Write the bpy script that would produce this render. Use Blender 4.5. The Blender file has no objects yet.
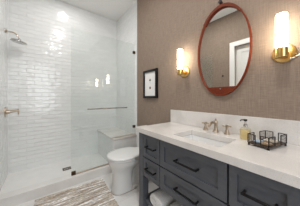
import bpy, bmesh, math, random
from mathutils import Vector, Matrix
random.seed(7)
S = bpy.context.scene
COL = S.collection
PI = math.pi

# ------------------------------------------------------------------ camera, world, lights, exposure
cam_d = bpy.data.cameras.new('camera'); cam = bpy.data.objects.new('camera', cam_d); COL.objects.link(cam)
cam_d.sensor_fit = 'HORIZONTAL'; cam_d.sensor_width = 36.0
cam_d.lens = 138.0 / 300.0 * 36.0
cam_d.shift_y = -5.0 / 300.0
cam_d.clip_start = 0.02
cam.location = (0, 0, 1.226)
cam.rotation_euler = (PI / 2, 0, -math.radians(38.05))
S.camera = cam

W = bpy.data.worlds.new('world'); S.world = W; W.use_nodes = True
W.node_tree.nodes['Background'].inputs[0].default_value = (0.75, 0.85, 1.0, 1)
W.node_tree.nodes['Background'].inputs[1].default_value = 1.0

S.view_settings.view_transform = 'Standard'
S.view_settings.look = 'None'
S.view_settings.exposure = -0.12
S.view_settings.gamma = 1.0
S.view_settings.use_curve_mapping = False
S.cycles.use_denoising = True
S.cycles.max_bounces = 14
S.cycles.diffuse_bounces = 8
S.cycles.glossy_bounces = 6
S.cycles.transparent_max_bounces = 16
S.cycles.sample_clamp_indirect = 6.0

XR, XL, YB, YN, ZC = 1.40, -0.42, 3.07, -1.30, 3.05     # right wall, left wall, shower wall, wall behind, ceiling
YG = 2.24                                              # shower glass
CURB = 2.18

def area(name, loc, rot, sx, sy, power, col, shape='RECTANGLE'):
    l = bpy.data.lights.new(name, 'AREA'); l.shape = shape; l.size = sx
    if shape in ('RECTANGLE', 'ELLIPSE'): l.size_y = sy
    l.energy = power; l.color = col
    o = bpy.data.objects.new(name, l); o.location = loc; o.rotation_euler = rot; COL.objects.link(o)
    return o
# fill light at an added, unseen window in the wall behind the camera
area('added_window_fill', (0.02, YN + 0.03, 1.64), (PI / 2, 0, 0), 0.78, 1.95, 27, (0.93, 0.97, 1.0))
# unseen ceiling lamps, added to light the room
ADDED_LAMPS = [(0.36, 2.56, 4.0), (0.35, 1.45, 17), (0.35, 0.15, 16)]
for lx, ly, p in ADDED_LAMPS:
    area('added_downlight_fill', (lx, ly, ZC - 0.022), (0, 0, 0), 0.17, 0.17, p, (1.0, 0.975, 0.945), 'DISK')

# ------------------------------------------------------------------ materials
def mat(name, col, rough=0.5, metal=0.0, spec=0.5, coat=0.0):
    m = bpy.data.materials.new(name); m.use_nodes = True
    b = m.node_tree.nodes['Principled BSDF']
    b.inputs['Base Color'].default_value = (*col, 1); b.inputs['Roughness'].default_value = rough
    b.inputs['Metallic'].default_value = metal; b.inputs['Specular IOR Level'].default_value = spec
    b.inputs['Coat Weight'].default_value = coat
    return m
def N(m, typ, **kw):
    n = m.node_tree.nodes.new(typ)
    for k, v in kw.items(): setattr(n, k, v)
    return n
def L(m, a, b): m.node_tree.links.new(a, b)
def coords(m, scale=(1, 1, 1), swz=None):
    tc = N(m, 'ShaderNodeTexCoord'); out = tc.outputs['Object']
    if swz:
        s = N(m, 'ShaderNodeSeparateXYZ'); c = N(m, 'ShaderNodeCombineXYZ'); L(m, out, s.inputs[0])
        for i, ax in enumerate(swz): L(m, s.outputs['XYZ'.index(ax)], c.inputs[i])
        out = c.outputs[0]
    mp = N(m, 'ShaderNodeMapping'); mp.inputs['Scale'].default_value = scale; L(m, out, mp.inputs[0])
    return mp.outputs[0]
def noise_mat(name, c1, c2, scale, rough=0.5, metal=0, detail=4, bump=0.0, vscale=(1, 1, 1), swz=None, lo=.35, hi=.65, spec=.5, dist=0.002):
    m = mat(name, c1, rough, metal, spec); b = m.node_tree.nodes['Principled BSDF']
    n = N(m, 'ShaderNodeTexNoise'); n.inputs['Scale'].default_value = scale; n.inputs['Detail'].default_value = detail
    L(m, coords(m, vscale, swz), n.inputs['Vector'])
    r = N(m, 'ShaderNodeValToRGB'); r.color_ramp.elements[0].position = lo; r.color_ramp.elements[1].position = hi
    r.color_ramp.elements[0].color = (*c1, 1); r.color_ramp.elements[1].color = (*c2, 1)
    L(m, n.outputs['Fac'], r.inputs[0]); L(m, r.outputs[0], b.inputs['Base Color'])
    if bump:
        bp = N(m, 'ShaderNodeBump'); bp.inputs['Strength'].default_value = bump; bp.inputs['Distance'].default_value = dist
        L(m, n.outputs['Fac'], bp.inputs['Height']); L(m, bp.outputs[0], b.inputs['Normal'])
    return m
def tile_mat(name, swz, c=(0.82, 0.835, 0.835), mort=(0.79, 0.80, 0.80), bw=0.2, rh=0.066, ms=0.003, rough=0.12, wob=1.4, bd=.0034):
    m = mat(name, c, rough); b = m.node_tree.nodes['Principled BSDF']
    v = coords(m, (1, 1, 1), swz)
    t = N(m, 'ShaderNodeTexBrick'); t.offset = 0.5
    t.inputs['Color1'].default_value = (*c, 1); t.inputs['Color2'].default_value = (c[0]*.95, c[1]*.955, c[2]*.96, 1)
    t.inputs['Mortar'].default_value = (*mort, 1); t.inputs['Scale'].default_value = 1.0
    t.inputs['Brick Width'].default_value = bw; t.inputs['Row Height'].default_value = rh
    t.inputs['Mortar Size'].default_value = ms; t.inputs['Mortar Smooth'].default_value = 0.6
    L(m, v, t.inputs['Vector']); L(m, t.outputs['Color'], b.inputs['Base Color'])
    n = N(m, 'ShaderNodeTexNoise'); n.inputs['Scale'].default_value = 13; n.inputs['Detail'].default_value = 1.5; L(m, v, n.inputs['Vector'])
    mx = N(m, 'ShaderNodeMath', operation='MULTIPLY'); mx.inputs[1].default_value = wob; L(m, n.outputs['Fac'], mx.inputs[0])
    sb = N(m, 'ShaderNodeMath', operation='SUBTRACT'); L(m, mx.outputs[0], sb.inputs[0]); L(m, t.outputs['Fac'], sb.inputs[1])
    bp = N(m, 'ShaderNodeBump'); bp.inputs['Strength'].default_value = 1.0; bp.inputs['Distance'].default_value = bd
    L(m, sb.outputs[0], bp.inputs['Height']); L(m, bp.outputs[0], b.inputs['Normal'])
    return m
def glass_mat(name, tint, refl=1.0):
    m = bpy.data.materials.new(name); m.use_nodes = True; nt = m.node_tree
    nt.nodes.remove(nt.nodes['Principled BSDF']); out = nt.nodes['Material Output']
    tr = N(m, 'ShaderNodeBsdfTransparent'); tr.inputs[0].default_value = (*tint, 1)
    gl = N(m, 'ShaderNodeBsdfGlossy'); gl.inputs['Roughness'].default_value = 0.0
    lw = N(m, 'ShaderNodeLayerWeight'); lw.inputs['Blend'].default_value = 0.5
    p = N(m, 'ShaderNodeMath', operation='POWER'); p.inputs[1].default_value = 4.0; L(m, lw.outputs['Facing'], p.inputs[0])
    q = N(m, 'ShaderNodeMath', operation='MULTIPLY_ADD'); q.inputs[1].default_value = 0.7 * refl; q.inputs[2].default_value = 0.04 * refl
    L(m, p.outputs[0], q.inputs[0])
    mx = N(m, 'ShaderNodeMixShader'); L(m, q.outputs[0], mx.inputs[0]); L(m, tr.outputs[0], mx.inputs[1]); L(m, gl.outputs[0], mx.inputs[2])
    L(m, mx.outputs[0], out.inputs['Surface'])
    return m
def emit_mat(name, col, strength, base=(0.9, 0.9, 0.9)):
    m = mat(name, base, 0.4); b = m.node_tree.nodes['Principled BSDF']
    b.inputs['Emission Color'].default_value = (*col, 1); b.inputs['Emission Strength'].default_value = strength
    return m

M = {}
def Q_SPECKLE(m):                      # fine grey grains in the pale stone
    b = m.node_tree.nodes['Principled BSDF']; src = b.inputs['Base Color'].links[0].from_socket
    n = N(m, 'ShaderNodeTexNoise'); n.inputs['Scale'].default_value = 260; n.inputs['Detail'].default_value = 2; L(m, coords(m), n.inputs['Vector'])
    r = N(m, 'ShaderNodeValToRGB'); r.color_ramp.elements[0].position = .28; r.color_ramp.elements[0].color = (.83, .82, .81, 1); r.color_ramp.elements[1].position = .46; r.color_ramp.elements[1].color = (1, 1, 1, 1)
    L(m, n.outputs['Fac'], r.inputs[0]); x = N(m, 'ShaderNodeMix', data_type='RGBA', blend_type='MULTIPLY'); x.inputs['Factor'].default_value = 1
    L(m, src, x.inputs['A']); L(m, r.outputs[0], x.inputs['B']); L(m, x.outputs['Result'], b.inputs['Base Color'])
# grasscloth wallpaper: fibres run across, with fine vertical threads
m = mat('wallpaper', (0.30, 0.235, 0.19), 0.85, 0, 0.25); b = m.node_tree.nodes['Principled BSDF']
n1 = N(m, 'ShaderNodeTexNoise'); n1.inputs['Scale'].default_value = 1; n1.inputs['Detail'].default_value = 5; L(m, coords(m, (20, 14, 170)), n1.inputs['Vector'])
n2 = N(m, 'ShaderNodeTexNoise'); n2.inputs['Scale'].default_value = 1; n2.inputs['Detail'].default_value = 4; L(m, coords(m, (120, 120, 9)), n2.inputs['Vector'])
ad = N(m, 'ShaderNodeMath', operation='ADD'); L(m, n1.outputs['Fac'], ad.inputs[0]); L(m, n2.outputs['Fac'], ad.inputs[1])
r = N(m, 'ShaderNodeValToRGB'); e = r.color_ramp.elements
e[0].position = 0.36; e[0].color = (0.225, 0.172, 0.135, 1); e[1].position = 0.64; e[1].color = (0.31, 0.242, 0.192, 1)
hv = N(m, 'ShaderNodeMath', operation='MULTIPLY'); hv.inputs[1].default_value = 0.5; L(m, ad.outputs[0], hv.inputs[0])
L(m, hv.outputs[0], r.inputs[0]); L(m, r.outputs[0], b.inputs['Base Color'])
bp = N(m, 'ShaderNodeBump'); bp.inputs['Strength'].default_value = 0.3; bp.inputs['Distance'].default_value = 0.002; L(m, hv.outputs[0], bp.inputs['Height']); L(m, bp.outputs[0], b.inputs['Normal'])
M['wallpaper'] = m
M['tile_x'] = tile_mat('white_tile_across', 'XZY')
M['tile_y'] = tile_mat('white_tile_along', 'YZX')
M['ceiling'] = noise_mat('ceiling_paint', (0.85, 0.85, 0.84), (0.87, 0.87, 0.86), 30, 0.9)
M['floor'] = tile_mat('pale_floor_tile', 'XYZ', (0.76, 0.755, 0.745), (0.62, 0.61, 0.60), 0.6, 0.3, 0.002, 0.3, 0.05, .002)
M['pan'] = noise_mat('shower_pan', (0.78, 0.78, 0.77), (0.82, 0.82, 0.81), 8, 0.35)
M['curb'] = noise_mat('curb_stone', (0.70, 0.69, 0.68), (0.77, 0.765, 0.755), 5, 0.3)
M['trim'] = noise_mat('trim_paint', (0.80, 0.79, 0.77), (0.82, 0.81, 0.79), 10, 0.45)
m = noise_mat('quartz_top', (0.65, 0.63, 0.61), (0.72, 0.70, 0.68), 4, 0.22, detail=8, lo=.42, hi=.55); M['quartz'] = m
Q_SPECKLE(m)
M['ceramic'] = noise_mat('white_ceramic', (0.72, 0.73, 0.73), (0.75, 0.76, 0.76), 3, 0.10)
M['seat'] = noise_mat('white_seat_plastic', (0.70, 0.71, 0.71), (0.73, 0.74, 0.74), 3, 0.2)
M['cabinet'] = noise_mat('charcoal_paint', (0.074, 0.081, 0.097), (0.087, 0.094, 0.111), 14, 0.42, vscale=(1, 1, 4))
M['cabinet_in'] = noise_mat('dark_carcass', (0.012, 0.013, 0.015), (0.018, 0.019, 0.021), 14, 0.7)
M['black'] = noise_mat('matt_black_metal', (0.010, 0.010, 0.011), (0.016, 0.016, 0.017), 40, 0.38, 0.6)
M['bronze'] = noise_mat('dark_bronze', (0.075, 0.048, 0.03), (0.11, 0.07, 0.045), 40, 0.35, 0.9)
M['iron'] = noise_mat('dark_iron_wire', (0.035, 0.026, 0.02), (0.055, 0.042, 0.033), 40, 0.45, 0.7)
M['brass'] = noise_mat('polished_brass', (0.86, 0.56, 0.18), (0.90, 0.62, 0.23), 20, 0.28, 1.0)
M['nickel'] = noise_mat('brushed_champagne_nickel', (0.43, 0.355, 0.275), (0.50, 0.42, 0.33), 60, 0.3, 1.0)
M['steel'] = noise_mat('brushed_steel', (0.50, 0.49, 0.47), (0.58, 0.57, 0.55), 60, 0.22, 1.0)
M['leather'] = noise_mat('orange_brown_leather', (0.12, 0.019, 0.005), (0.15, 0.025, 0.007), 30, 0.6, bump=.1, spec=.25)
M['rim'] = noise_mat('red_brown_wood', (0.15, 0.024, 0.006), (0.20, 0.034, 0.009), 18, 0.55, spec=.25, vscale=(1, 4, 4))
M['mirror'] = noise_mat('silvered_glass', (0.88, 0.90, 0.89), (0.89, 0.91, 0.90), 2, 0.0, 1.0)
M['shade'] = emit_mat('lit_opal_glass', (1.0, 0.86, 0.66), 22.0)
M['lamp'] = emit_mat('added_lamp_diffuser', (1.0, 0.95, 0.89), 8.0)  # glow for the added ceiling lamps
M['glass'] = glass_mat('shower_glass', (0.972, 0.988, 0.984))
M['edge'] = mat('glass_edge_green', (0.25, 0.42, 0.36), 0.1)
M['bottle'] = glass_mat('clear_bottle_glass', (0.93, 0.92, 0.85), 1.0)
M['soap'] = noise_mat('amber_liquid_soap', (0.74, 0.60, 0.33), (0.80, 0.66, 0.38), 12, 0.15)
M['towel'] = noise_mat('white_terry', (0.60, 0.60, 0.60), (0.80, 0.80, 0.79), 150, 0.95, bump=.6, spec=.1, dist=.004)
M['paper'] = noise_mat('white_mat_board', (0.80, 0.80, 0.80), (0.83, 0.83, 0.83), 30, 0.8)
M['ink'] = noise_mat('dark_green_ink', (0.05, 0.07, 0.045), (0.12, 0.15, 0.09), 60, 0.8)
M['ink2'] = noise_mat('brown_ink', (0.14, 0.08, 0.05), (0.30, 0.18, 0.11), 60, 0.8)
M['door'] = noise_mat('white_door_paint', (0.74, 0.73, 0.71), (0.76, 0.75, 0.73), 10, 0.4)
M['tan'] = noise_mat('kraft_paper', (0.42, 0.30, 0.19), (0.50, 0.37, 0.25), 30, 0.8)
M['caulk'] = noise_mat('tan_caulk', (0.36, 0.30, 0.23), (0.42, 0.35, 0.28), 40, 0.8)
M['blue'] = noise_mat('pale_blue_soap', (0.36, 0.47, 0.58), (0.42, 0.53, 0.63), 30, 0.5)
M['cream'] = noise_mat('cream_soap', (0.62, 0.56, 0.46), (0.68, 0.62, 0.52), 30, 0.5)
M['wicker_wood'] = noise_mat('walnut_tray', (0.06, 0.04, 0.028), (0.10, 0.07, 0.05), 30, 0.5)
# woven rug: stripes across with broken flecks
m = mat('woven_rug', (0.5, 0.42, 0.35), 0.95, 0, 0.1); b = m.node_tree.nodes['Principled BSDF']
n1 = N(m, 'ShaderNodeTexNoise'); n1.inputs['Scale'].default_value = 1; n1.inputs['Detail'].default_value = 2; L(m, coords(m, (3.2, 34, 1)), n1.inputs['Vector'])
n2 = N(m, 'ShaderNodeTexNoise'); n2.inputs['Scale'].default_value = 1; n2.inputs['Detail'].default_value = 3; L(m, coords(m, (26, 95, 1)), n2.inputs['Vector'])
ma = N(m, 'ShaderNodeMath', operation='MULTIPLY_ADD'); ma.inputs[1].default_value = 0.7; L(m, n2.outputs['Fac'], ma.inputs[0]); L(m, n1.outputs['Fac'], ma.inputs[2])
r = N(m, 'ShaderNodeValToRGB'); cr = r.color_ramp
for p, c in [(0.0, (0.12, 0.10, 0.09)), (0.64, (0.16, 0.13, 0.115)), (0.74, (0.52, 0.42, 0.31)), (0.79, (0.29, 0.30, 0.32)), (0.85, (0.70, 0.59, 0.45)), (0.92, (0.45, 0.45, 0.46)), (1.0, (0.84, 0.76, 0.66))]:
    el = cr.elements.new(p); el.color = (*c, 1)
cr.elements.remove(cr.elements[-1]); cr.elements.remove(cr.elements[0])
L(m, ma.outputs[0], r.inputs[0]); L(m, r.outputs[0], b.inputs['Base Color'])
bp = N(m, 'ShaderNodeBump'); bp.inputs['Strength'].default_value = 0.9; bp.inputs['Distance'].default_value = 0.006; L(m, ma.outputs[0], bp.inputs['Height']); L(m, bp.outputs[0], b.inputs['Normal'])
M['rug'] = m

# ------------------------------------------------------------------ helpers (all shapes are given in world metres)
def tag(o, label, cat, group=None):
    o['label'] = label; o['category'] = cat
    if group: o['group'] = group
    return o
def thing(name, label, cat, loc, group=None):
    o = bpy.data.objects.new(name, None); o.empty_display_size = 0.05; COL.objects.link(o); o.location = loc
    return tag(o, label, cat, group)
def origin(o):
    v = Vector((0, 0, 0))
    while o: v += Vector(o.location); o = o.parent
    return v
def obj(name, bm, m, parent=None, smooth=None, bevel=0.0, seg=2, label=None, subsurf=0, loc=None):
    if parent is not None: off = origin(parent)
    else: off = Vector(loc) if loc is not None else Vector((0, 0, 0))
    bmesh.ops.recalc_face_normals(bm, faces=bm.faces[:])
    bmesh.ops.translate(bm, verts=bm.verts[:], vec=-off)
    me = bpy.data.meshes.new(name); bm.to_mesh(me); bm.free()
    for mm in (m if isinstance(m, (list, tuple)) else [m]): me.materials.append(mm)
    o = bpy.data.objects.new(name, me); COL.objects.link(o)
    if parent is not None: o.parent = parent
    elif loc is not None: o.location = loc
    if bevel:
        md = o.modifiers.new('bevel', 'BEVEL'); md.width = bevel; md.segments = seg; md.limit_method = 'ANGLE'; md.angle_limit = math.radians(40)
    if subsurf:
        md = o.modifiers.new('sub', 'SUBSURF'); md.levels = subsurf; md.render_levels = subsurf
    if smooth is not None or bevel or subsurf:
        for p in me.polygons: p.use_smooth = True
        if not subsurf:
            me.set_sharp_from_angle(angle=math.radians(smooth or 35))
    if label: o['label'] = label
    return o
def struct(name, bm, m, **k):
    o = obj(name, bm, m, **k)
    if o.parent is None: o['kind'] = 'structure'
    return o
def nb(): return bmesh.new()
def add_box(bm, a, b, mi=0):
    (x0, y0, z0), (x1, y1, z1) = a, b
    v = [bm.verts.new(p) for p in [(x0, y0, z0), (x1, y0, z0), (x1, y1, z0), (x0, y1, z0), (x0, y0, z1), (x1, y0, z1), (x1, y1, z1), (x0, y1, z1)]]
    for f in [(3, 2, 1, 0), (4, 5, 6, 7), (0, 1, 5, 4), (1, 2, 6, 5), (2, 3, 7, 6), (3, 0, 4, 7)]:
        fc = bm.faces.new([v[i] for i in f]); fc.material_index = mi
    return bm
def bx(a, b): return add_box(nb(), a, b)
def frame3(d):
    d = Vector(d).normalized(); u = Vector((0, 0, 1)) if abs(d.z) < 0.9 else Vector((1, 0, 0))
    s = d.cross(u).normalized(); return d, s, s.cross(d).normalized()
def add_lathe(bm, prof, base, axis=(0, 0, 1), n=24, mi=0):
    d, s, t = frame3(axis); base = Vector(base); rings = []
    for r, h in prof:
        if r < 1e-6: rings.append([bm.verts.new(base + d * h)])
        else: rings.append([bm.verts.new(base + d * h + (s * math.cos(2 * PI * k / n) + t * math.sin(2 * PI * k / n)) * r) for k in range(n)])
    for A, B in zip(rings, rings[1:]):
        for k in range(n):
            q = (k + 1) % n
            if len(A) == 1 and len(B) == 1: continue
            if len(A) == 1: f = bm.faces.new([A[0], B[k], B[q]])
            elif len(B) == 1: f = bm.faces.new([A[k], A[q], B[0]])
            else: f = bm.faces.new([A[k], A[q], B[q], B[k]])
            f.material_index = mi
    return bm
def cyl(base, axis, r, h, n=24): return add_lathe(nb(), [(0, 0), (r, 0), (r, h), (0, h)], base, axis, n)
def add_tube(bm, pts, r, n=12, cap=True):
    pts = [Vector(p) for p in pts]; rr = r if isinstance(r, (list, tuple)) else [r] * len(pts)
    d0 = (pts[1] - pts[0]).normalized(); _, s, _ = frame3(d0); rings = []
    for i, p in enumerate(pts):
        d = (pts[min(i + 1, len(pts) - 1)] - pts[max(i - 1, 0)]).normalized()
        s = (s - d * s.dot(d)).normalized(); t = s.cross(d)
        rings.append([bm.verts.new(p + (s * math.cos(2 * PI * k / n) + t * math.sin(2 * PI * k / n)) * rr[i]) for k in range(n)])
    for A, B in zip(rings, rings[1:]):
        for k in range(n): bm.faces.new([A[k], A[(k + 1) % n], B[(k + 1) % n], B[k]])
    if cap: bm.faces.new(rings[0][::-1]); bm.faces.new(rings[-1])
    return bm
def bez(p0, p1, p2, n=10):
    p0, p1, p2 = Vector(p0), Vector(p1), Vector(p2)
    return [(p0 * (1 - t) ** 2 + p1 * 2 * t * (1 - t) + p2 * t * t) for t in [i / n for i in range(n + 1)]]
def add_prism(bm, poly, d):
    A = [bm.verts.new(p) for p in poly]; B = [bm.verts.new(Vector(p) + Vector(d)) for p in poly]
    bm.faces.new(A); bm.faces.new(B[::-1])
    for i in range(len(A)): bm.faces.new([A[i], A[(i + 1) % len(A)], B[(i + 1) % len(A)], B[i]])
    return bm
def loft(bm, rings, cap=True):
    R = [[bm.verts.new(p) for p in ring] for ring in rings]; n = len(R[0])
    for A, B in zip(R, R[1:]):
        for k in range(n): bm.faces.new([A[k], A[(k + 1) % n], B[(k + 1) % n], B[k]])
    if cap: bm.faces.new(R[0][::-1]); bm.faces.new(R[-1])
    return bm
def slab_hole(bm, lo, hi, ho, hi2):            # flat slab (x,y) with a rectangular opening right through it
    (x0, y0, z0), (x1, y1, z1) = lo, hi; (a0, b0), (a1, b1) = ho, hi2
    vs = {}
    for z in (z0, z1):
        vs[z] = ([bm.verts.new(p) for p in [(x0, y0, z), (x1, y0, z), (x1, y1, z), (x0, y1, z)]],
                 [bm.verts.new(p) for p in [(a0, b0, z), (a1, b0, z), (a1, b1, z), (a0, b1, z)]])
        o, i = vs[z]
        for k in range(4): bm.faces.new([o[k], o[(k + 1) % 4], i[(k + 1) % 4], i[k]])
    for w in (0, 1):
        A, B = vs[z0][w], vs[z1][w]
        for k in range(4): bm.faces.new([A[k], A[(k + 1) % 4], B[(k + 1) % 4], B[k]])
    return bm

# ------------------------------------------------------------------ the room
T = 0.10
struct('floor', bx((XL - T, YN - T, -T), (XR + T, CURB + .05, 0)), M['floor'])
struct('floor_shower', bx((XL - T, CURB + .06, -T), (XR + T, YB + T, 0.035)), M['pan'])
struct('ceiling', bx((XL - T, YN - T, ZC), (XR + T, YB + T, ZC + T)), M['ceiling'])
struct('wall_right', bx((XR, YN - T, 0), (XR + T, CURB, ZC)), M['wallpaper'])
struct('wall_shower_right', bx((XR, CURB, 0.035), (XR + T, YB + T, ZC)), M['tile_y'])
struct('wall_back', bx((XL - T, YB, 0.035), (XR, YB + T, ZC)), M['tile_x'])
struct('wall_shower_left', bx((XL - T, CURB, 0.035), (XL, YB, ZC)), M['tile_y'])
# left wall with the doorway, wall behind the camera with an added window
D0, D1, DH = 0.42, 1.19, 2.31
bm = nb(); add_box(bm, (XL - T, YN - T, 0), (XL, D0, ZC)); add_box(bm, (XL - T, D1, 0), (XL, CURB, ZC)); add_box(bm, (XL - T, D0, DH), (XL, D1, ZC))
struct('wall_left', bm, M['wallpaper'])
WX0, WX1, WZ0, WZ1 = -0.40, 0.44, 0.62, 2.66
bm = nb(); add_box(bm, (XL, YN - T, 0), (WX0, YN, ZC)); add_box(bm, (WX1, YN - T, 0), (XR, YN, ZC))
add_box(bm, (WX0, YN - T, 0), (WX1, YN, WZ0)); add_box(bm, (WX0, YN - T, WZ1), (WX1, YN, ZC))
struct('wall_front', bm, M['wallpaper'])
added_win = struct('added_window_1', bx((WX0, YN - 0.07, WZ0), (WX1, YN - 0.062, WZ1)), M['glass'])  # unseen window, added to carry the fill light
bm = nb()
for a, b_ in [((WX0, WZ0), (WX0 + .05, WZ1)), ((WX1 - .05, WZ0), (WX1, WZ1)), ((WX0 + .05, WZ0), (WX1 - .05, WZ0 + .05)), ((WX0 + .05, WZ1 - .05), (WX1 - .05, WZ1)), ((WX0 + .05, 1.66), (WX1 - .05, 1.70))]:
    add_box(bm, (a[0], YN - .09, a[1]), (b_[0], YN - .04, b_[1]))
obj('added_window_frame', bm, M['trim'], added_win)
# door: leaf with two sunk panels, casing, lever
bm = nb(); xl = XL - 0.055
add_box(bm, (xl - .035, D0, 0.01), (xl - .012, D1, DH))
for y0, y1, z0, z1 in [(D0, D0 + .11, .01, DH), (D1 - .11, D1, .01, DH), (D0 + .11, D1 - .11, .01, .22), (D0 + .11, D1 - .11, .95, 1.08), (D0 + .11, D1 - .11, DH - .13, DH)]:
    add_box(bm, (xl - .012, y0, z0), (xl, y1, z1))
dr = struct('door_1', bm, M['door'])
bm = nb(); add_lathe(bm, [(0, 0), (.026, 0), (.026, .008), (.011, .012), (.011, .05), (0, .05)], (xl, D0 + .06, 1.0), (1, 0, 0)); add_tube(bm, [(xl + .045, D0 + .06, 1.0), (xl + .045, D0 + .17, 1.0)], .009)
obj('door_handle', bm, M['black'], dr, smooth=35)
bm = nb(); cw = 0.095
add_box(bm, (XL, D1, 0), (XL + .02, D1 + cw, DH)); add_box(bm, (XL, D0 - cw, 0), (XL + .02, D0, DH)); add_box(bm, (XL, D0 - cw, DH), (XL + .02, D1 + cw, DH + cw))
struct('trim_1', bm, M['trim'], bevel=.004)
struct('baseboard_left', add_box(bx((XL, D1 + cw, 0), (XL + .014, CURB, .13)), (XL, YN, 0), (XL + .014, D0 - cw, .13)), M['trim'], bevel=.004)
struct('baseboard_right', bx((XR - .014, 1.34, 0), (XR, CURB, .13)), M['trim'], bevel=.004)
# curb the glass stands on
struct('trim_2', bx((XL, CURB, -.03), (XR, CURB + .13, .12)), M['curb'], bevel=.006)

# ------------------------------------------------------------------ shower
bench = thing('shower_bench', 'white built-in corner bench in the shower, its end showing behind the toilet', 'bench', (1.175, 2.64, .035))
obj('bench_base', bx((.965, CURB + .03, .035), (XR, YB, .505)), M['tile_y'], bench)
obj('seat_slab', bx((.945, CURB + .015, .505), (XR, YB, .54)), M['quartz'], bench, bevel=.004)

gp = thing('shower_glass_panel', 'clear frameless glass panel fixed on the shower curb, with a towel bar', 'shower screen', (.9, YG, .12))
GT = 2.24
def pane_poly(y): return [(.325, y, .135), (.94, y, .135), (.94, y, .545), (XR - .008, y, .545), (XR - .008, y, GT), (.325, y, GT)]
obj('pane', add_prism(nb(), pane_poly(YG - .004), (0, .008, 0)), M['glass'], gp)
obj('bottom_channel', bx((.35, YG - .009, .12), (.94, YG + .009, .135)), M['nickel'], gp, bevel=.002)
obj('bench_channel', bx((.935, YG - .009, .54), (XR - .001, YG + .009, .551)), M['nickel'], gp, bevel=.002)
obj('wall_channel', bx((XR - .010, YG - .009, .551), (XR, YG + .009, GT)), M['trim'], gp)
for cx_, cz_ in [(1.368, 2.085), (1.368, .69)]:
    bm = nb(); add_box(bm, (cx_ - .024, YG - .014, cz_ - .024), (cx_ + .024, YG - .0045, cz_ + .024)); add_box(bm, (cx_ - .024, YG + .0045, cz_ - .024), (cx_ + .024, YG + .014, cz_ + .024))
    obj('wall_clip', bm, M['bronze'], gp, bevel=.003, label='dark bronze square glass clip at the wall end')
bm = nb(); add_box(bm, (.330, YG - .016, .12), (.385, YG - .0045, .17)); add_box(bm, (.330, YG + .0045, .12), (.385, YG + .016, .17))
obj('curb_clip', bm, M['bronze'], gp, bevel=.003, label='dark bronze clip on the curb at the open corner of the glass')
tb = obj('towel_bar', add_tube(nb(), [(.53, 2.178, 1.058), (1.19, 2.178, 1.058)], .010, 14), M['steel'], gp, smooth=35, label='slim metal towel bar across the glass')
for x in (.56, 1.16):
    obj('bar_post', cyl((x, 2.178, 1.058), (0, 1, 0), .008, .056, 14), M['steel'], tb, smooth=35)

gd = thing('shower_glass_door', 'frameless glass shower door swung open against the left wall', 'shower door', (-.385, 2.235, .16))
ang = math.radians(3)
dx, dy = math.sin(ang), -math.cos(ang)
h0 = Vector((-.378, 2.19, 0)); h1 = h0 + Vector((dx, dy, 0)) * .56; nn = Vector((-dy, dx, 0)) * .004
bm = add_prism(nb(), [tuple((h0 - nn) + Vector((0, 0, .16))), tuple((h1 - nn) + Vector((0, 0, .16))), tuple((h1 + nn) + Vector((0, 0, .16))), tuple((h0 + nn) + Vector((0, 0, .16)))], (0, 0, GT - .16))
obj('pane', bm, M['glass'], gd)
for z in (.35, 2.03):
    bm = bx((XL + .001, 2.16, z - .045), (-.368, 2.205, z + .045)); obj('hinge', bm, M['bronze'], gd, bevel=.004)

sh = thing('rain_shower', 'round rain shower head on a bent arm from the left shower wall', 'shower head', (XL, 2.88, 2.205))
obj('wall_flange', add_lathe(nb(), [(0, 0), (.032, 0), (.030, .008), (.015, .016), (0, .016)], (XL, 2.88, 2.205), (1, 0, 0)), M['nickel'], sh, smooth=35)
hx, hz = -.277, 2.078
pts = [(XL + .005, 2.88, 2.205)] + bez((-.345, 2.88, 2.205), (-.292, 2.88, 2.20), (-.283, 2.88, 2.13), 8)
obj('shower_arm', add_tube(nb(), pts, .010, 12), M['nickel'], sh, smooth=35)
bm = add_lathe(nb(), [(0, .055), (.013, .053), (.018, .04), (.022, .028), (.05, .02), (.090, .012), (.097, .004), (.097, -.006), (.090, -.010), (0, -.010)], (hx, 2.88, hz), (0.16, -.08, 1), 32)
obj('rain_head', bm, M['steel'], sh, smooth=35)

sv = thing('shower_valve', 'round shower valve trim with a lever on the left shower wall', 'shower valve', (XL, 2.88, 1.022))
obj('escutcheon', add_lathe(nb(), [(0, 0), (.075, 0), (.073, .008), (.03, .014), (.026, .05), (0, .05)], (XL, 2.88, 1.022), (1, 0, 0), 32), M['nickel'], sv, smooth=35)
bm = add_tube(nb(), [(XL + .05, 2.88, 1.027), (-.275, 2.88, 1.042)], [.020, .014], 14); add_tube(bm, [(-.283, 2.88, 1.062), (-.279, 2.875, .977)], [.010, .009], 12)
obj('lever_handle', bm, M['nickel'], sv, smooth=35)

sd = thing('shower_drain', 'small rectangular metal drain in the white shower floor', 'drain', (.33, 2.69, .035))
obj('drain_frame', slab_hole(nb(), (.27, 2.645, .035), (.39, 2.735, .041), (.28, 2.655), (.38, 2.725)), M['bronze'], sd)
bm = nb()
for k in range(6): add_box(bm, (.282 + k * .0165, 2.655, .036), (.291 + k * .0165, 2.725, .040))
obj('grate', bm, M['bronze'], sd)

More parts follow.
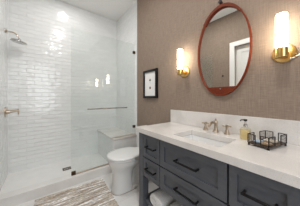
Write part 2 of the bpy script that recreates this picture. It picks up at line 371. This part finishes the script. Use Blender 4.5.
# ------------------------------------------------------------------ toilet (faces the left wall, tank on the right wall)
TY = 1.695
to = thing('toilet', 'white toilet with its lid closed, between the vanity and the shower', 'toilet', (1.0, TY, 0))
def egg(xf, xb, hw, z, n=40, p=2.3, blunt=.5):
    xc = xf + (xb - xf) * blunt; pts = []
    for k in range(n):
        a = 2 * PI * k / n; c, s = math.cos(a), math.sin(a)
        cc = math.copysign(abs(c) ** (2 / p), c); ss = math.copysign(abs(s) ** (2 / p), s)
        pts.append((xc + cc * ((xb - xc) if c > 0 else (xc - xf)), TY + ss * hw, z))
    return pts
bm = nb()
loft(bm, [egg(.712, 1.0, .104, 0), egg(.712, 1.0, .104, .03), egg(.722, .99, .099, .12), egg(.722, 1.0, .099, .24), egg(.705, 1.06, .118, .30), egg(.682, 1.14, .160, .35), egg(.668, 1.16, .184, .39), egg(.664, 1.17, .190, .425), egg(.672, 1.16, .183, .432)])
loft(bm, [egg(.9, 1.32, .10, 0), egg(.9, 1.32, .10, .022), egg(.9, 1.30, .066, .03), egg(.9, 1.30, .066, .26), egg(.95, 1.34, .10, .34), egg(.95, 1.38, .15, .40), egg(.95, 1.39, .16, .43)])
obj('bowl', bm, M['ceramic'], to, smooth=50)
obj('base_caulk', add_tube(nb(), [(x - .004 if x < .85 else x, y + (.003 if y > TY else -.003), .003) for x, y, z in egg(.712, 1.10, .104, 0) + [egg(.712, 1.10, .104, 0)[0]]], .004, 6), M['caulk'], to, smooth=50, label='thin tan caulk line round the foot')
obj('seat', loft(nb(), [egg(.662, 1.135, .190, .434), egg(.656, 1.14, .196, .438), egg(.656, 1.14, .196, .450), egg(.662, 1.135, .190, .453)]), M['seat'], to, smooth=50)
obj('lid', loft(nb(), [egg(.660, 1.14, .190, .455), egg(.654, 1.145, .197, .460), egg(.654, 1.145, .197, .472), egg(.664, 1.135, .188, .481), egg(.70, 1.11, .155, .484), egg(.85, .95, .03, .485)]), M['seat'], to, smooth=50)
for s in (-1, 1):
    obj('hinge', cyl((1.155, TY + s * .075 - .02, .462), (0, 1, 0), .014, .04, 14), M['seat'], to, smooth=35)
obj('tank', bx((1.19, TY - .18, .43), (1.388, TY + .18, .735)), M['ceramic'], to, bevel=.025, seg=4)
obj('tank_lid', bx((1.18, TY - .19, .735), (1.392, TY + .19, .77)), M['ceramic'], to, bevel=.01, seg=3)
bm = cyl((1.19, TY - .13, .68), (-1, 0, 0), .014, .014, 14); add_tube(bm, [(1.173, TY - .13, .68), (1.173, TY - .06, .672)], [.007, .006], 10)
obj('flush_lever', bm, M['steel'], to, smooth=35)

# ------------------------------------------------------------------ rug
bm = nb(); nx, ny = 60, 110; RW, RL = .79, 1.45
vt = [[bm.verts.new((-RW / 2 + RW * i / nx + (random.uniform(-.003, .003) if i in (0, nx) else 0), -RL + RL * j / ny, .011 + .0016 * math.sin(j * PI / 1.0 * .5) + random.uniform(-.0012, .0012))) for i in range(nx + 1)] for j in range(ny + 1)]
for j in range(ny):
    for i in range(nx): bm.faces.new([vt[j][i], vt[j][i + 1], vt[j + 1][i + 1], vt[j + 1][i]])
ext = bmesh.ops.extrude_face_region(bm, geom=bm.faces[:])
for g in ext['geom']:
    if isinstance(g, bmesh.types.BMVert): g.co.z = .0008
bmesh.ops.recalc_face_normals(bm, faces=bm.faces[:])
rug = obj('bath_rug', bm, M['rug'], smooth=60)
rug.location = (.327, 2.118, 0); rug.rotation_euler = (0, 0, math.radians(-3.3))
tag(rug, 'woven beige and grey striped rug on the floor along the shower curb', 'rug')

# ------------------------------------------------------------------ vanity
VF = .86; V0, V1 = -.02, 1.30; CB, CT = .39, .85
va = thing('bathroom_vanity', 'charcoal grey bathroom vanity with black handles and an open towel shelf', 'vanity', (1.13, .64, 0))
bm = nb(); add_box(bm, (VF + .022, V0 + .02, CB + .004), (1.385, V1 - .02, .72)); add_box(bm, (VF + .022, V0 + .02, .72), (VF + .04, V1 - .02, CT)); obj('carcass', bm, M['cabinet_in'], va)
obj('side_panel', bx((VF + .075, V1 - .02, CB), (1.32, V1, CT)), M['cabinet'], va)
obj('side_panel', bx((VF + .075, V0, CB), (1.32, V0 + .02, CT)), M['cabinet'], va)
obj('bottom_panel', bx((VF + .022, V0 + .02, CB - .01), (1.385, V1 - .02, CB + .003)), M['cabinet'], va)
for x0, x1 in ((VF, VF + .075), (1.315, 1.385)):
    for y0, y1 in ((V1 - .078, V1), (V0, V0 + .078)):
        obj('leg', bx((x0, y0, 0), (x1, y1, CT)), M['cabinet'], va, bevel=.002)
bm = nb(); add_box(bm, (VF + .03, V0 + .03, .09), (1.36, V1 - .03, .125)); obj('shelf', bm, M['cabinet'], va, bevel=.002)
def drawer(y0, y1, z0, z1, hw, fr=.06):
    bm = nb(); d = .022
    add_box(bm, (VF + .012, y0 + .01, z0 + .01), (VF + d, y1 - .01, z1 - .01))
    o = [(y0, z0), (y1, z0), (y1, z1), (y0, z1)]; i_ = [(y0 + fr, z0 + fr), (y1 - fr, z0 + fr), (y1 - fr, z1 - fr), (y0 + fr, z1 - fr)]
    A = [bm.verts.new((VF, *p)) for p in o]; B = [bm.verts.new((VF, *p)) for p in i_]; C_ = [bm.verts.new((VF + .0125, *p)) for p in i_]; D_ = [bm.verts.new((VF + d, *p)) for p in o]
    for k in range(4):
        q = (k + 1) % 4
        bm.faces.new([A[k], A[q], B[q], B[k]]); bm.faces.new([B[k], B[q], C_[q], C_[k]]); bm.faces.new([A[k], A[q], D_[q], D_[k]])
    dw = obj('drawer', bm, M['cabinet'], va)
    yc, zc = (y0 + y1) / 2, (z0 + z1) / 2
    bm = bx((VF - .034, yc - hw, zc - .006), (VF - .022, yc + hw, zc + .006))
    for s in (-1, 1): add_box(bm, (VF - .023, yc + s * (hw - .008) - .006, zc - .006), (VF + .0125, yc + s * (hw - .008) + .006, zc + .006))
    obj('handle', bm, M['black'], dw, bevel=.0015, label='matt black bar handle')
G = .0025
for y0, y1, hw in ((.955, V1 - .082, .073), (.36, .95, .105), (V0 + .082, .353, .073)):
    for z0, z1 in ((.60, .842), (.392, .594)):
        drawer(y0 + G, y1 - G, z0 + G, z1 - G, hw, .052 if hw > .1 else .042)

SK0, SK1 = (.925, .435), (1.21, .855)
ct = thing('vanity_countertop', 'white speckled stone countertop resting on the grey vanity', 'countertop', (1.1, .64, CT))
obj('stone_slab', slab_hole(nb(), (.835, -.045, CT + .001), (XR - .001, 1.312, .90), SK0, SK1), M['quartz'], ct, bevel=.003)
tag(obj('backsplash', bx((XR - .018, -.045, .9005), (XR - .0005, 1.312, 1.068)), M['quartz'], bevel=.002, loc=(XR - .009, .63, .9)), 'white stone backsplash strip along the wallpapered wall behind the faucet', 'backsplash')
# undermount basin
sk = thing('undermount_sink', 'white rectangular sink set into the stone countertop', 'sink', (1.07, .645, .75))
def rr(x0, y0, x1, y1, z, r=.03, n=5):
    P_ = []
    for cx_, cy_, a0 in ((x1 - r, y1 - r, 0), (x0 + r, y1 - r, PI / 2), (x0 + r, y0 + r, PI), (x1 - r, y0 + r, 1.5 * PI)):
        for k in range(n + 1):
            a = a0 + PI / 2 * k / n; P_.append((cx_ + r * math.cos(a), cy_ + r * math.sin(a), z))
    return P_
a0, b0 = SK0; a1, b1 = SK1
bm = nb(); loft(bm, [rr(a0 - .02, b0 - .02, a1 + .02, b1 + .02, .849, .03), rr(a0 - .001, b0 - .001, a1 + .001, b1 + .001, .849), rr(a0 + .004, b0 + .004, a1 - .004, b1 - .004, .82), rr(a0 + .012, b0 + .012, a1 - .012, b1 - .012, .775, .04), rr(a0 + .04, b0 + .04, a1 - .04, b1 - .04, .752, .05), rr(1.06, .635, 1.08, .655, .748, .008)], cap=False)
bm.faces.new([v for v in bm.verts][-24:])
obj('basin', bm, M['ceramic'], sk, smooth=50)
obj('sink_drain', add_lathe(nb(), [(0, 0), (.024, 0), (.024, .003), (.012, .004), (0, .004)], (1.07, .645, .748), n=20), M['nickel'], sk, smooth=35)

# faucet: spout and two cross handles
fa = thing('bathroom_faucet', 'champagne metal faucet with two cross handles on the white countertop', 'faucet', (1.31, .655, .9))
bm = add_lathe(nb(), [(0, 0), (.029, 0), (.029, .007), (.022, .014), (.0165, .03), (.0145, .07), (.016, .085), (.017, .10), (.012, .108), (.007, .112), (.007, .120), (.009, .125), (0, .13)], (1.315, .655, .9), n=20)
add_tube(bm, [(1.315, .655, .978)] + bez((1.29, .655, .99), (1.23, .655, 1.012), (1.188, .655, .968), 8), [.012] * 8 + [.0115, .011], 14)
obj('spout', bm, M['nickel'], fa, smooth=40)
for y in (.76, .553):
    bm = add_lathe(nb(), [(0, 0), (.026, 0), (.026, .006), (.021, .014), (.015, .03), (.011, .045), (.011, .06), (.014, .066), (.014, .078), (0, .084)], (1.315, y, .9), n=20)
    for a in (0.25, 0.25 + PI / 2):
        c, s = math.cos(a), math.sin(a)
        add_tube(bm, [(1.315 - c * .036, y - s * .036, .971), (1.315 - c * .012, y - s * .012, .971), (1.315 + c * .012, y + s * .012, .971), (1.315 + c * .036, y + s * .036, .971)], [.0075, .0055, .0055, .0075], 10)
    obj('cross_handle', bm, M['nickel'], fa, smooth=40)

# soap dispenser
sx, sy = 1.275, .397
sp = thing('soap_dispenser', 'square glass soap bottle of amber liquid with a black pump', 'soap dispenser', (sx, sy, .9))
def sq(h, z, r): return rr(sx - h, sy - h, sx + h, sy + h, z, r, 4)
bm = loft(nb(), [sq(.028, .9005, .008), sq(.031, .903, .009), sq(.031, .979, .009), sq(.028, .989, .012), sq(.014, .996, .012), sq(.013, 1.001, .0125)])
obj('bottle', bm, M['bottle'], sp, smooth=40)
obj('liquid', loft(nb(), [sq(.0285, .903, .008), sq(.0285, .974, .008)]), M['soap'], sp, smooth=40, label='amber liquid soap')
bm = add_lathe(nb(), [(0, 0), (.0145, 0), (.0145, .016), (.006, .018), (.006, .044), (0, .044)], (sx, sy, 1.001), n=16); obj('pump_collar', bm, M['steel'], sp, smooth=35, label='silver pump collar')
bm = add_lathe(nb(), [(0, 0), (.013, 0), (.013, .014), (0, .015)], (sx, sy, 1.043), n=16); add_tube(bm, [(sx, sy, 1.052), (sx - .03, sy + .02, 1.052), (sx - .036, sy + .024, 1.044)], .0045, 10)
obj('pump_head', bm, M['black'], sp, smooth=35, label='black pump head')

# wire tray, turned on the counter
tr = thing('wire_tray', 'dark wire tray with cut-away sides on the white countertop', 'tray', (0, 0, 0))
u1 = Vector((.24, .97, 0)).normalized(); u2 = Vector((.97, -.24, 0)).normalized()
LW, LD = .122, .215        # along the near side, and away from it towards the wall
Q = Vector((1.103, .219, 0))
tr.location = (Q + u1 * LW / 2 + u2 * LD / 2) + Vector((0, 0, .9))
def tp(a, b, z): v = Q + u1 * a + u2 * b; return (v.x, v.y, .9 + z)
bm = add_prism(nb(), [tp(0, 0, .012), tp(LW, 0, .012), tp(LW, LD, .012), tp(0, LD, .012)], (0, 0, .006)); obj('tray_floor', bm, M['wicker_wood'], tr)
for a, b_ in ((.004, .004), (LW - .004, .004), (LW - .004, LD - .004), (.004, LD - .004)):
    obj('foot', cyl(tp(a, b_, 0), (0, 0, 1), .006, .012, 10), M['black'], tr)
def panel(p, q, h=.060):
    bm = nb(); r_ = .0030
    p, q = Vector(p), Vector(q); up = Vector((0, 0, h))
    add_tube(bm, [p, p + up], r_, 6); add_tube(bm, [q, q + up], r_, 6); add_tube(bm, [p + up, q + up], r_, 6); add_tube(bm, [p, q], r_, 6)
    for k in range(1, 6): add_tube(bm, [p + up * k / 6, q + up * k / 6], .0007, 4)
    n = max(2, int((q - p).length / .011))
    for k in range(1, n): add_tube(bm, [p + (q - p) * k / n, p + (q - p) * k / n + up], .0007, 4)
    obj('mesh_panel', bm, M['iron'], tr)
z0 = .018
for b_ in (0, LD):
    panel(tp(0, b_, z0), tp(LW * .36, b_, z0)); panel(tp(LW * .62, b_, z0), tp(LW, b_, z0))
for a in (0, LW):
    panel(tp(a, 0, z0), tp(a, LD * .33, z0)); panel(tp(a, LD * .66, z0), tp(a, LD, z0))
# things in the tray
for nm, a, b_, w, d, h, mm, lb in [('soap_bar', .035, .05, .045, .05, .014, 'tan', 'tan wrapped soap in the near end of the wire tray'),
                                  ('soap_bar', .088, .062, .04, .06, .014, 'blue', 'pale blue soap in the wire tray'),
                                  ('soap_bar', .06, .15, .07, .05, .014, 'cream', 'cream soap at the far end of the wire tray')]:
    bm = add_prism(nb(), [tp(a - w / 2, b_ - d / 2, .0185), tp(a + w / 2, b_ - d / 2, .0185), tp(a + w / 2, b_ + d / 2, .0185), tp(a - w / 2, b_ + d / 2, .0185)], (0, 0, h))
    tag(obj(nm, bm, M[mm], bevel=.006, seg=3, loc=tp(a, b_, .0185)), lb, 'soap')

# rolled towels on the shelf
def towel_mesh(yc):
    bm = nb(); rings = []; prof = []
    n = 36; hw, hh = .098, .062; zc = .126 + hh
    for k in range(n):
        a = 2 * PI * k / n; c, s = math.cos(a), math.sin(a)
        w = 1 + .02 * math.sin(3 * a + yc * 9)
        prof.append((math.copysign(abs(c) ** .8, c) * hw * w, math.copysign(abs(s) ** .8, s) * hh * (w if s > 0 else 1)))
    for x, f in ((.885, .80), (.889, .93), (.90, 1.0), (1.0, 1.0), (1.12, 1.0), (1.23, 1.0), (1.245, .93), (1.248, .80)):
        rings.append([(x, yc + p * f, zc + (q if f == 1 else q * f)) for p, q in prof])
    return loft(bm, rings)
def spiral(yc):
    hw, hh = .098, .062; zc = .126 + hh; pts = []
    for k in range(70):
        a = k * 2 * PI * 2.6 / 70; f = .12 + .70 * k / 70
        pts.append((.884, yc + hw * f * math.cos(a), zc + hh * f * math.sin(a)))
    return add_tube(nb(), pts, .0035, 6)
for yc, lb in ((1.045, 'rolled white towel on the vanity shelf beside the left leg'), (.815, 'rolled white towel on the vanity shelf, second from the left leg'), (.585, 'rolled white towel under the middle of the vanity')):
    t = thing('rolled_towel', lb, 'towel', (1.06, yc, .126), 'rolled towels on the vanity shelf')
    obj('towel_roll', towel_mesh(yc), M['towel'], t, smooth=50); obj('rolled_edge', spiral(yc), M['towel'], t, smooth=50)

# ------------------------------------------------------------------ on the right wall
# framed print
F0, F1, FZ0, FZ1 = 1.585, 1.935, 1.225, 1.68
pf = thing('framed_print', 'small black framed botanical print above the toilet', 'picture', (XR, 1.775, 1.475))
bm = nb(); fw, fx = .034, XR - .036
for y0, y1, z0_, z1_ in [(F0, F0 + fw, FZ0, FZ1), (F1 - fw, F1, FZ0, FZ1), (F0 + fw, F1 - fw, FZ0, FZ0 + fw), (F0 + fw, F1 - fw, FZ1 - fw, FZ1)]:
    add_box(bm, (fx, y0, z0_), (XR - .001, y1, z1_))
obj('frame', bm, M['black'], pf)
art = obj('print', bx((XR - .02, F0 + fw, FZ0 + fw), (XR - .004, F1 - fw, FZ1 - fw)), M['paper'], pf)
bm = nb(); xx = XR - .0205
def leafq(bm, y, z, a, l, w):
    c, s = math.cos(a), math.sin(a); pts = []
    for t, k in ((0, 0), (.3, 1), (.7, .8), (1, 0), (.7, -.8), (.3, -1)):
        pts.append((xx, y + c * t * l - s * k * w, z + s * t * l + c * k * w))
    add_prism(bm, pts, (-.0008, 0, 0))
for k in range(5): leafq(bm, 1.76, 1.50, PI / 2 + (k - 2) * .5, .048 - abs(k - 2) * .006, .005)
add_box(bm, (xx - .0008, 1.7585, 1.465), (xx, 1.7615, 1.505)); obj('plant_drawing', bm, M['ink'], art)
bm = nb()
for k in range(7): leafq(bm, 1.76, 1.39, 2 * PI * k / 7, .026, .008)
obj('flower_drawing', bm, M['ink2'], art)

# oval mirror
MY, MZ, MA, MB = .636, 1.690, .252, .442
mi = thing('oval_mirror', 'oval mirror in a red-brown rim with a leather pocket, above the sink', 'mirror', (XR, MY, MZ))
def ell(f, x, n=72, g=0): return [(x, MY + (MA - g) * f * math.cos(2 * PI * k / n), MZ + (MB - g) * f * math.sin(2 * PI * k / n)) for k in range(n)]
bm = nb(); loft(bm, [ell(1, XR - .002), ell(1, XR - .030), ell(1, XR - .033, g=.002), ell(1, XR - .033, g=.009), ell(1, XR - .030, g=.011), ell(1, XR - .014, g=.011)], cap=False)
obj('rim', bm, M['rim'], mi, smooth=40)
bm = loft(nb(), [ell(1, XR - .003, g=.004), ell(1, XR - .012, g=.004)]); bmesh.ops.triangulate(bm, faces=[f for f in bm.faces if len(f.verts) > 4])
obj('mirror_glass', bm, M['mirror'], mi)
def cres(zc, top):
    s0 = (zc - MZ) / (MB - .011); a0 = math.asin(s0); n = 24; P_ = []
    a_, b_ = (a0, PI - a0) if top else (PI - a0, 2 * PI + a0)
    for k in range(n + 1):
        a = a_ + (b_ - a_) * k / n; P_.append((XR - .0125, MY + (MA - .010) * math.cos(a), MZ + (MB - .010) * math.sin(a)))
    return P_
pk = obj('leather_pocket', add_prism(nb(), cres(1.335, False), (-.018, 0, 0)), M['leather'], mi, label='dark orange leather pocket filling the bottom of the mirror')
obj('stud', add_lathe(nb(), [(0, 0), (.007, 0), (.006, .004), (0, .006)], (XR - .0305, MY, 1.315), (-1, 0, 0), 14), M['steel'], pk, smooth=40)
bm = nb(); n = 30; a0 = math.asin((2.003 - MZ) / MB); rgs = []
for k in range(n + 1):
    a = a0 + (PI - 2 * a0) * k / n; c, s_ = math.cos(a), math.sin(a); w = .014 + .012 * math.sin(PI * k / n) ** .6
    o_ = (MY + (MA + .002) * c, MZ + (MB + .002) * s_); i_ = (MY + (MA - w) * c, MZ + (MB - w) * s_)
    rgs.append([(XR - .002, *o_), (XR - .036, *o_), (XR - .036, *i_), (XR - .031, *i_)])
loft(bm, rgs); obj('leather_wrap', bm, M['leather'], mi, smooth=30, label='dark leather band wrapped over the top of the rim')
bm = nb(); add_prism(bm, [(XR - .004, MY - .011, MZ + MB - .003), (XR - .004, MY + .011, MZ + MB - .003), (XR - .004, MY + .011, MZ + MB + .026), (XR - .004, MY - .011, MZ + MB + .026)], (-.024, 0, 0))
obj('hanging_strap', bm, M['leather'], mi, bevel=.002)
pg = obj('wall_peg', add_lathe(nb(), [(0, 0), (.010, 0), (.010, .03), (.016, .033), (.017, .044), (.013, .048), (0, .048)], (XR, MY, MZ + MB + .030), (-1, 0, 0), 20), M['black'], smooth=40, loc=(XR, MY, MZ + MB + .030))
tag(pg, 'round black peg on the wall from which the oval mirror hangs', 'peg')

# sconces
def sconce(y, label):
    z = 1.553; t = thing('wall_sconce', label, 'wall lamp', (XR, y, z), 'brass sconces beside the mirror')
    obj('backplate', add_lathe(nb(), [(0, 0), (.066, 0), (.066, .010), (.060, .017), (.045, .019), (0, .020)], (XR, y, z), (-1, 0, 0), 40), M['brass'], t, smooth=35)
    obj('arm', add_tube(nb(), [(XR - .018, y, z - .012), (XR - .09, y, z - .012)], .011, 16), M['brass'], t, smooth=35)
    cx_ = XR - .092
    obj('cup', add_lathe(nb(), [(0, 0), (.034, 0), (.036, .003), (.036, .066), (.033, .066), (.033, .02), (0, .02)], (cx_, y, z - .047), (0, 0, 1), 32), M['brass'], t, smooth=35)
    obj('glass_shade', add_lathe(nb(), [(0, 0), (.031, 0), (.031, .268), (.029, .275), (0, .275)], (cx_, y, z - .022), (0, 0, 1), 32), M['shade'], t, smooth=35, label='lit white opal glass tube shade')
sconce(1.085, 'brass wall sconce with a lit tube shade, between the print and the mirror')
sconce(.192, 'large-looking brass wall sconce with a lit tube shade, beside the silver towel holder')

# bent metal arm at the edge of the view, and the robe hook the mirror shows
wa = thing('towel_ring', 'bent silver towel holder on the wall beside the nearer sconce', 'towel ring', (XR, .04, 1.52))
obj('wall_flange', add_lathe(nb(), [(0, 0), (.026, 0), (.024, .008), (.011, .012), (.011, .06), (0, .06)], (XR, .04, 1.52), (-1, 0, 0), 20), M['steel'], wa, smooth=35)
obj('ring', add_tube(nb(), [(XR - .055, .04, 1.52)] + bez((XR - .08, .06, 1.522), (XR - .10, .10, 1.512), (XR - .10, .128, 1.487), 8) + [(XR - .10, .150, 1.489)], .0065, 12), M['steel'], wa, smooth=35)
rk = thing('robe_hook', 'small dark robe hook on the opposite wall, seen in the mirror', 'hook', (XL, 1.43, 1.72))
obj('hook_plate', add_lathe(nb(), [(0, 0), (.020, 0), (.020, .008), (0, .009)], (XL, 1.43, 1.72), (1, 0, 0), 20), M['bronze'], rk, smooth=35)
obj('hook_arm', add_tube(nb(), [(XL + .006, 1.43, 1.72), (XL + .03, 1.43, 1.705), (XL + .036, 1.43, 1.725)], [.007, .006, .008], 10), M['bronze'], rk, smooth=35)

# fittings for the added, unseen ceiling lamps
for (lx, ly, p), lb in zip(ADDED_LAMPS, ('unseen recessed lamp added in the ceiling over the shower', 'unseen recessed lamp added in the ceiling near the toilet', 'unseen recessed lamp added in the ceiling over the vanity')):
    t = thing('added_ceiling_light', lb, 'ceiling lamp', (lx, ly, ZC), 'added recessed lamps in the ceiling')
    obj('trim_ring', add_lathe(nb(), [(.088, 0), (.115, 0), (.112, .008), (.09, .016), (.088, 0)], (lx, ly, ZC), (0, 0, -1), 32), M['trim'], t, smooth=35)
    obj('diffuser', add_lathe(nb(), [(0, 0), (.088, 0), (.088, .006), (0, .006)], (lx, ly, ZC), (0, 0, -1), 32), M['lamp'], t, smooth=35)
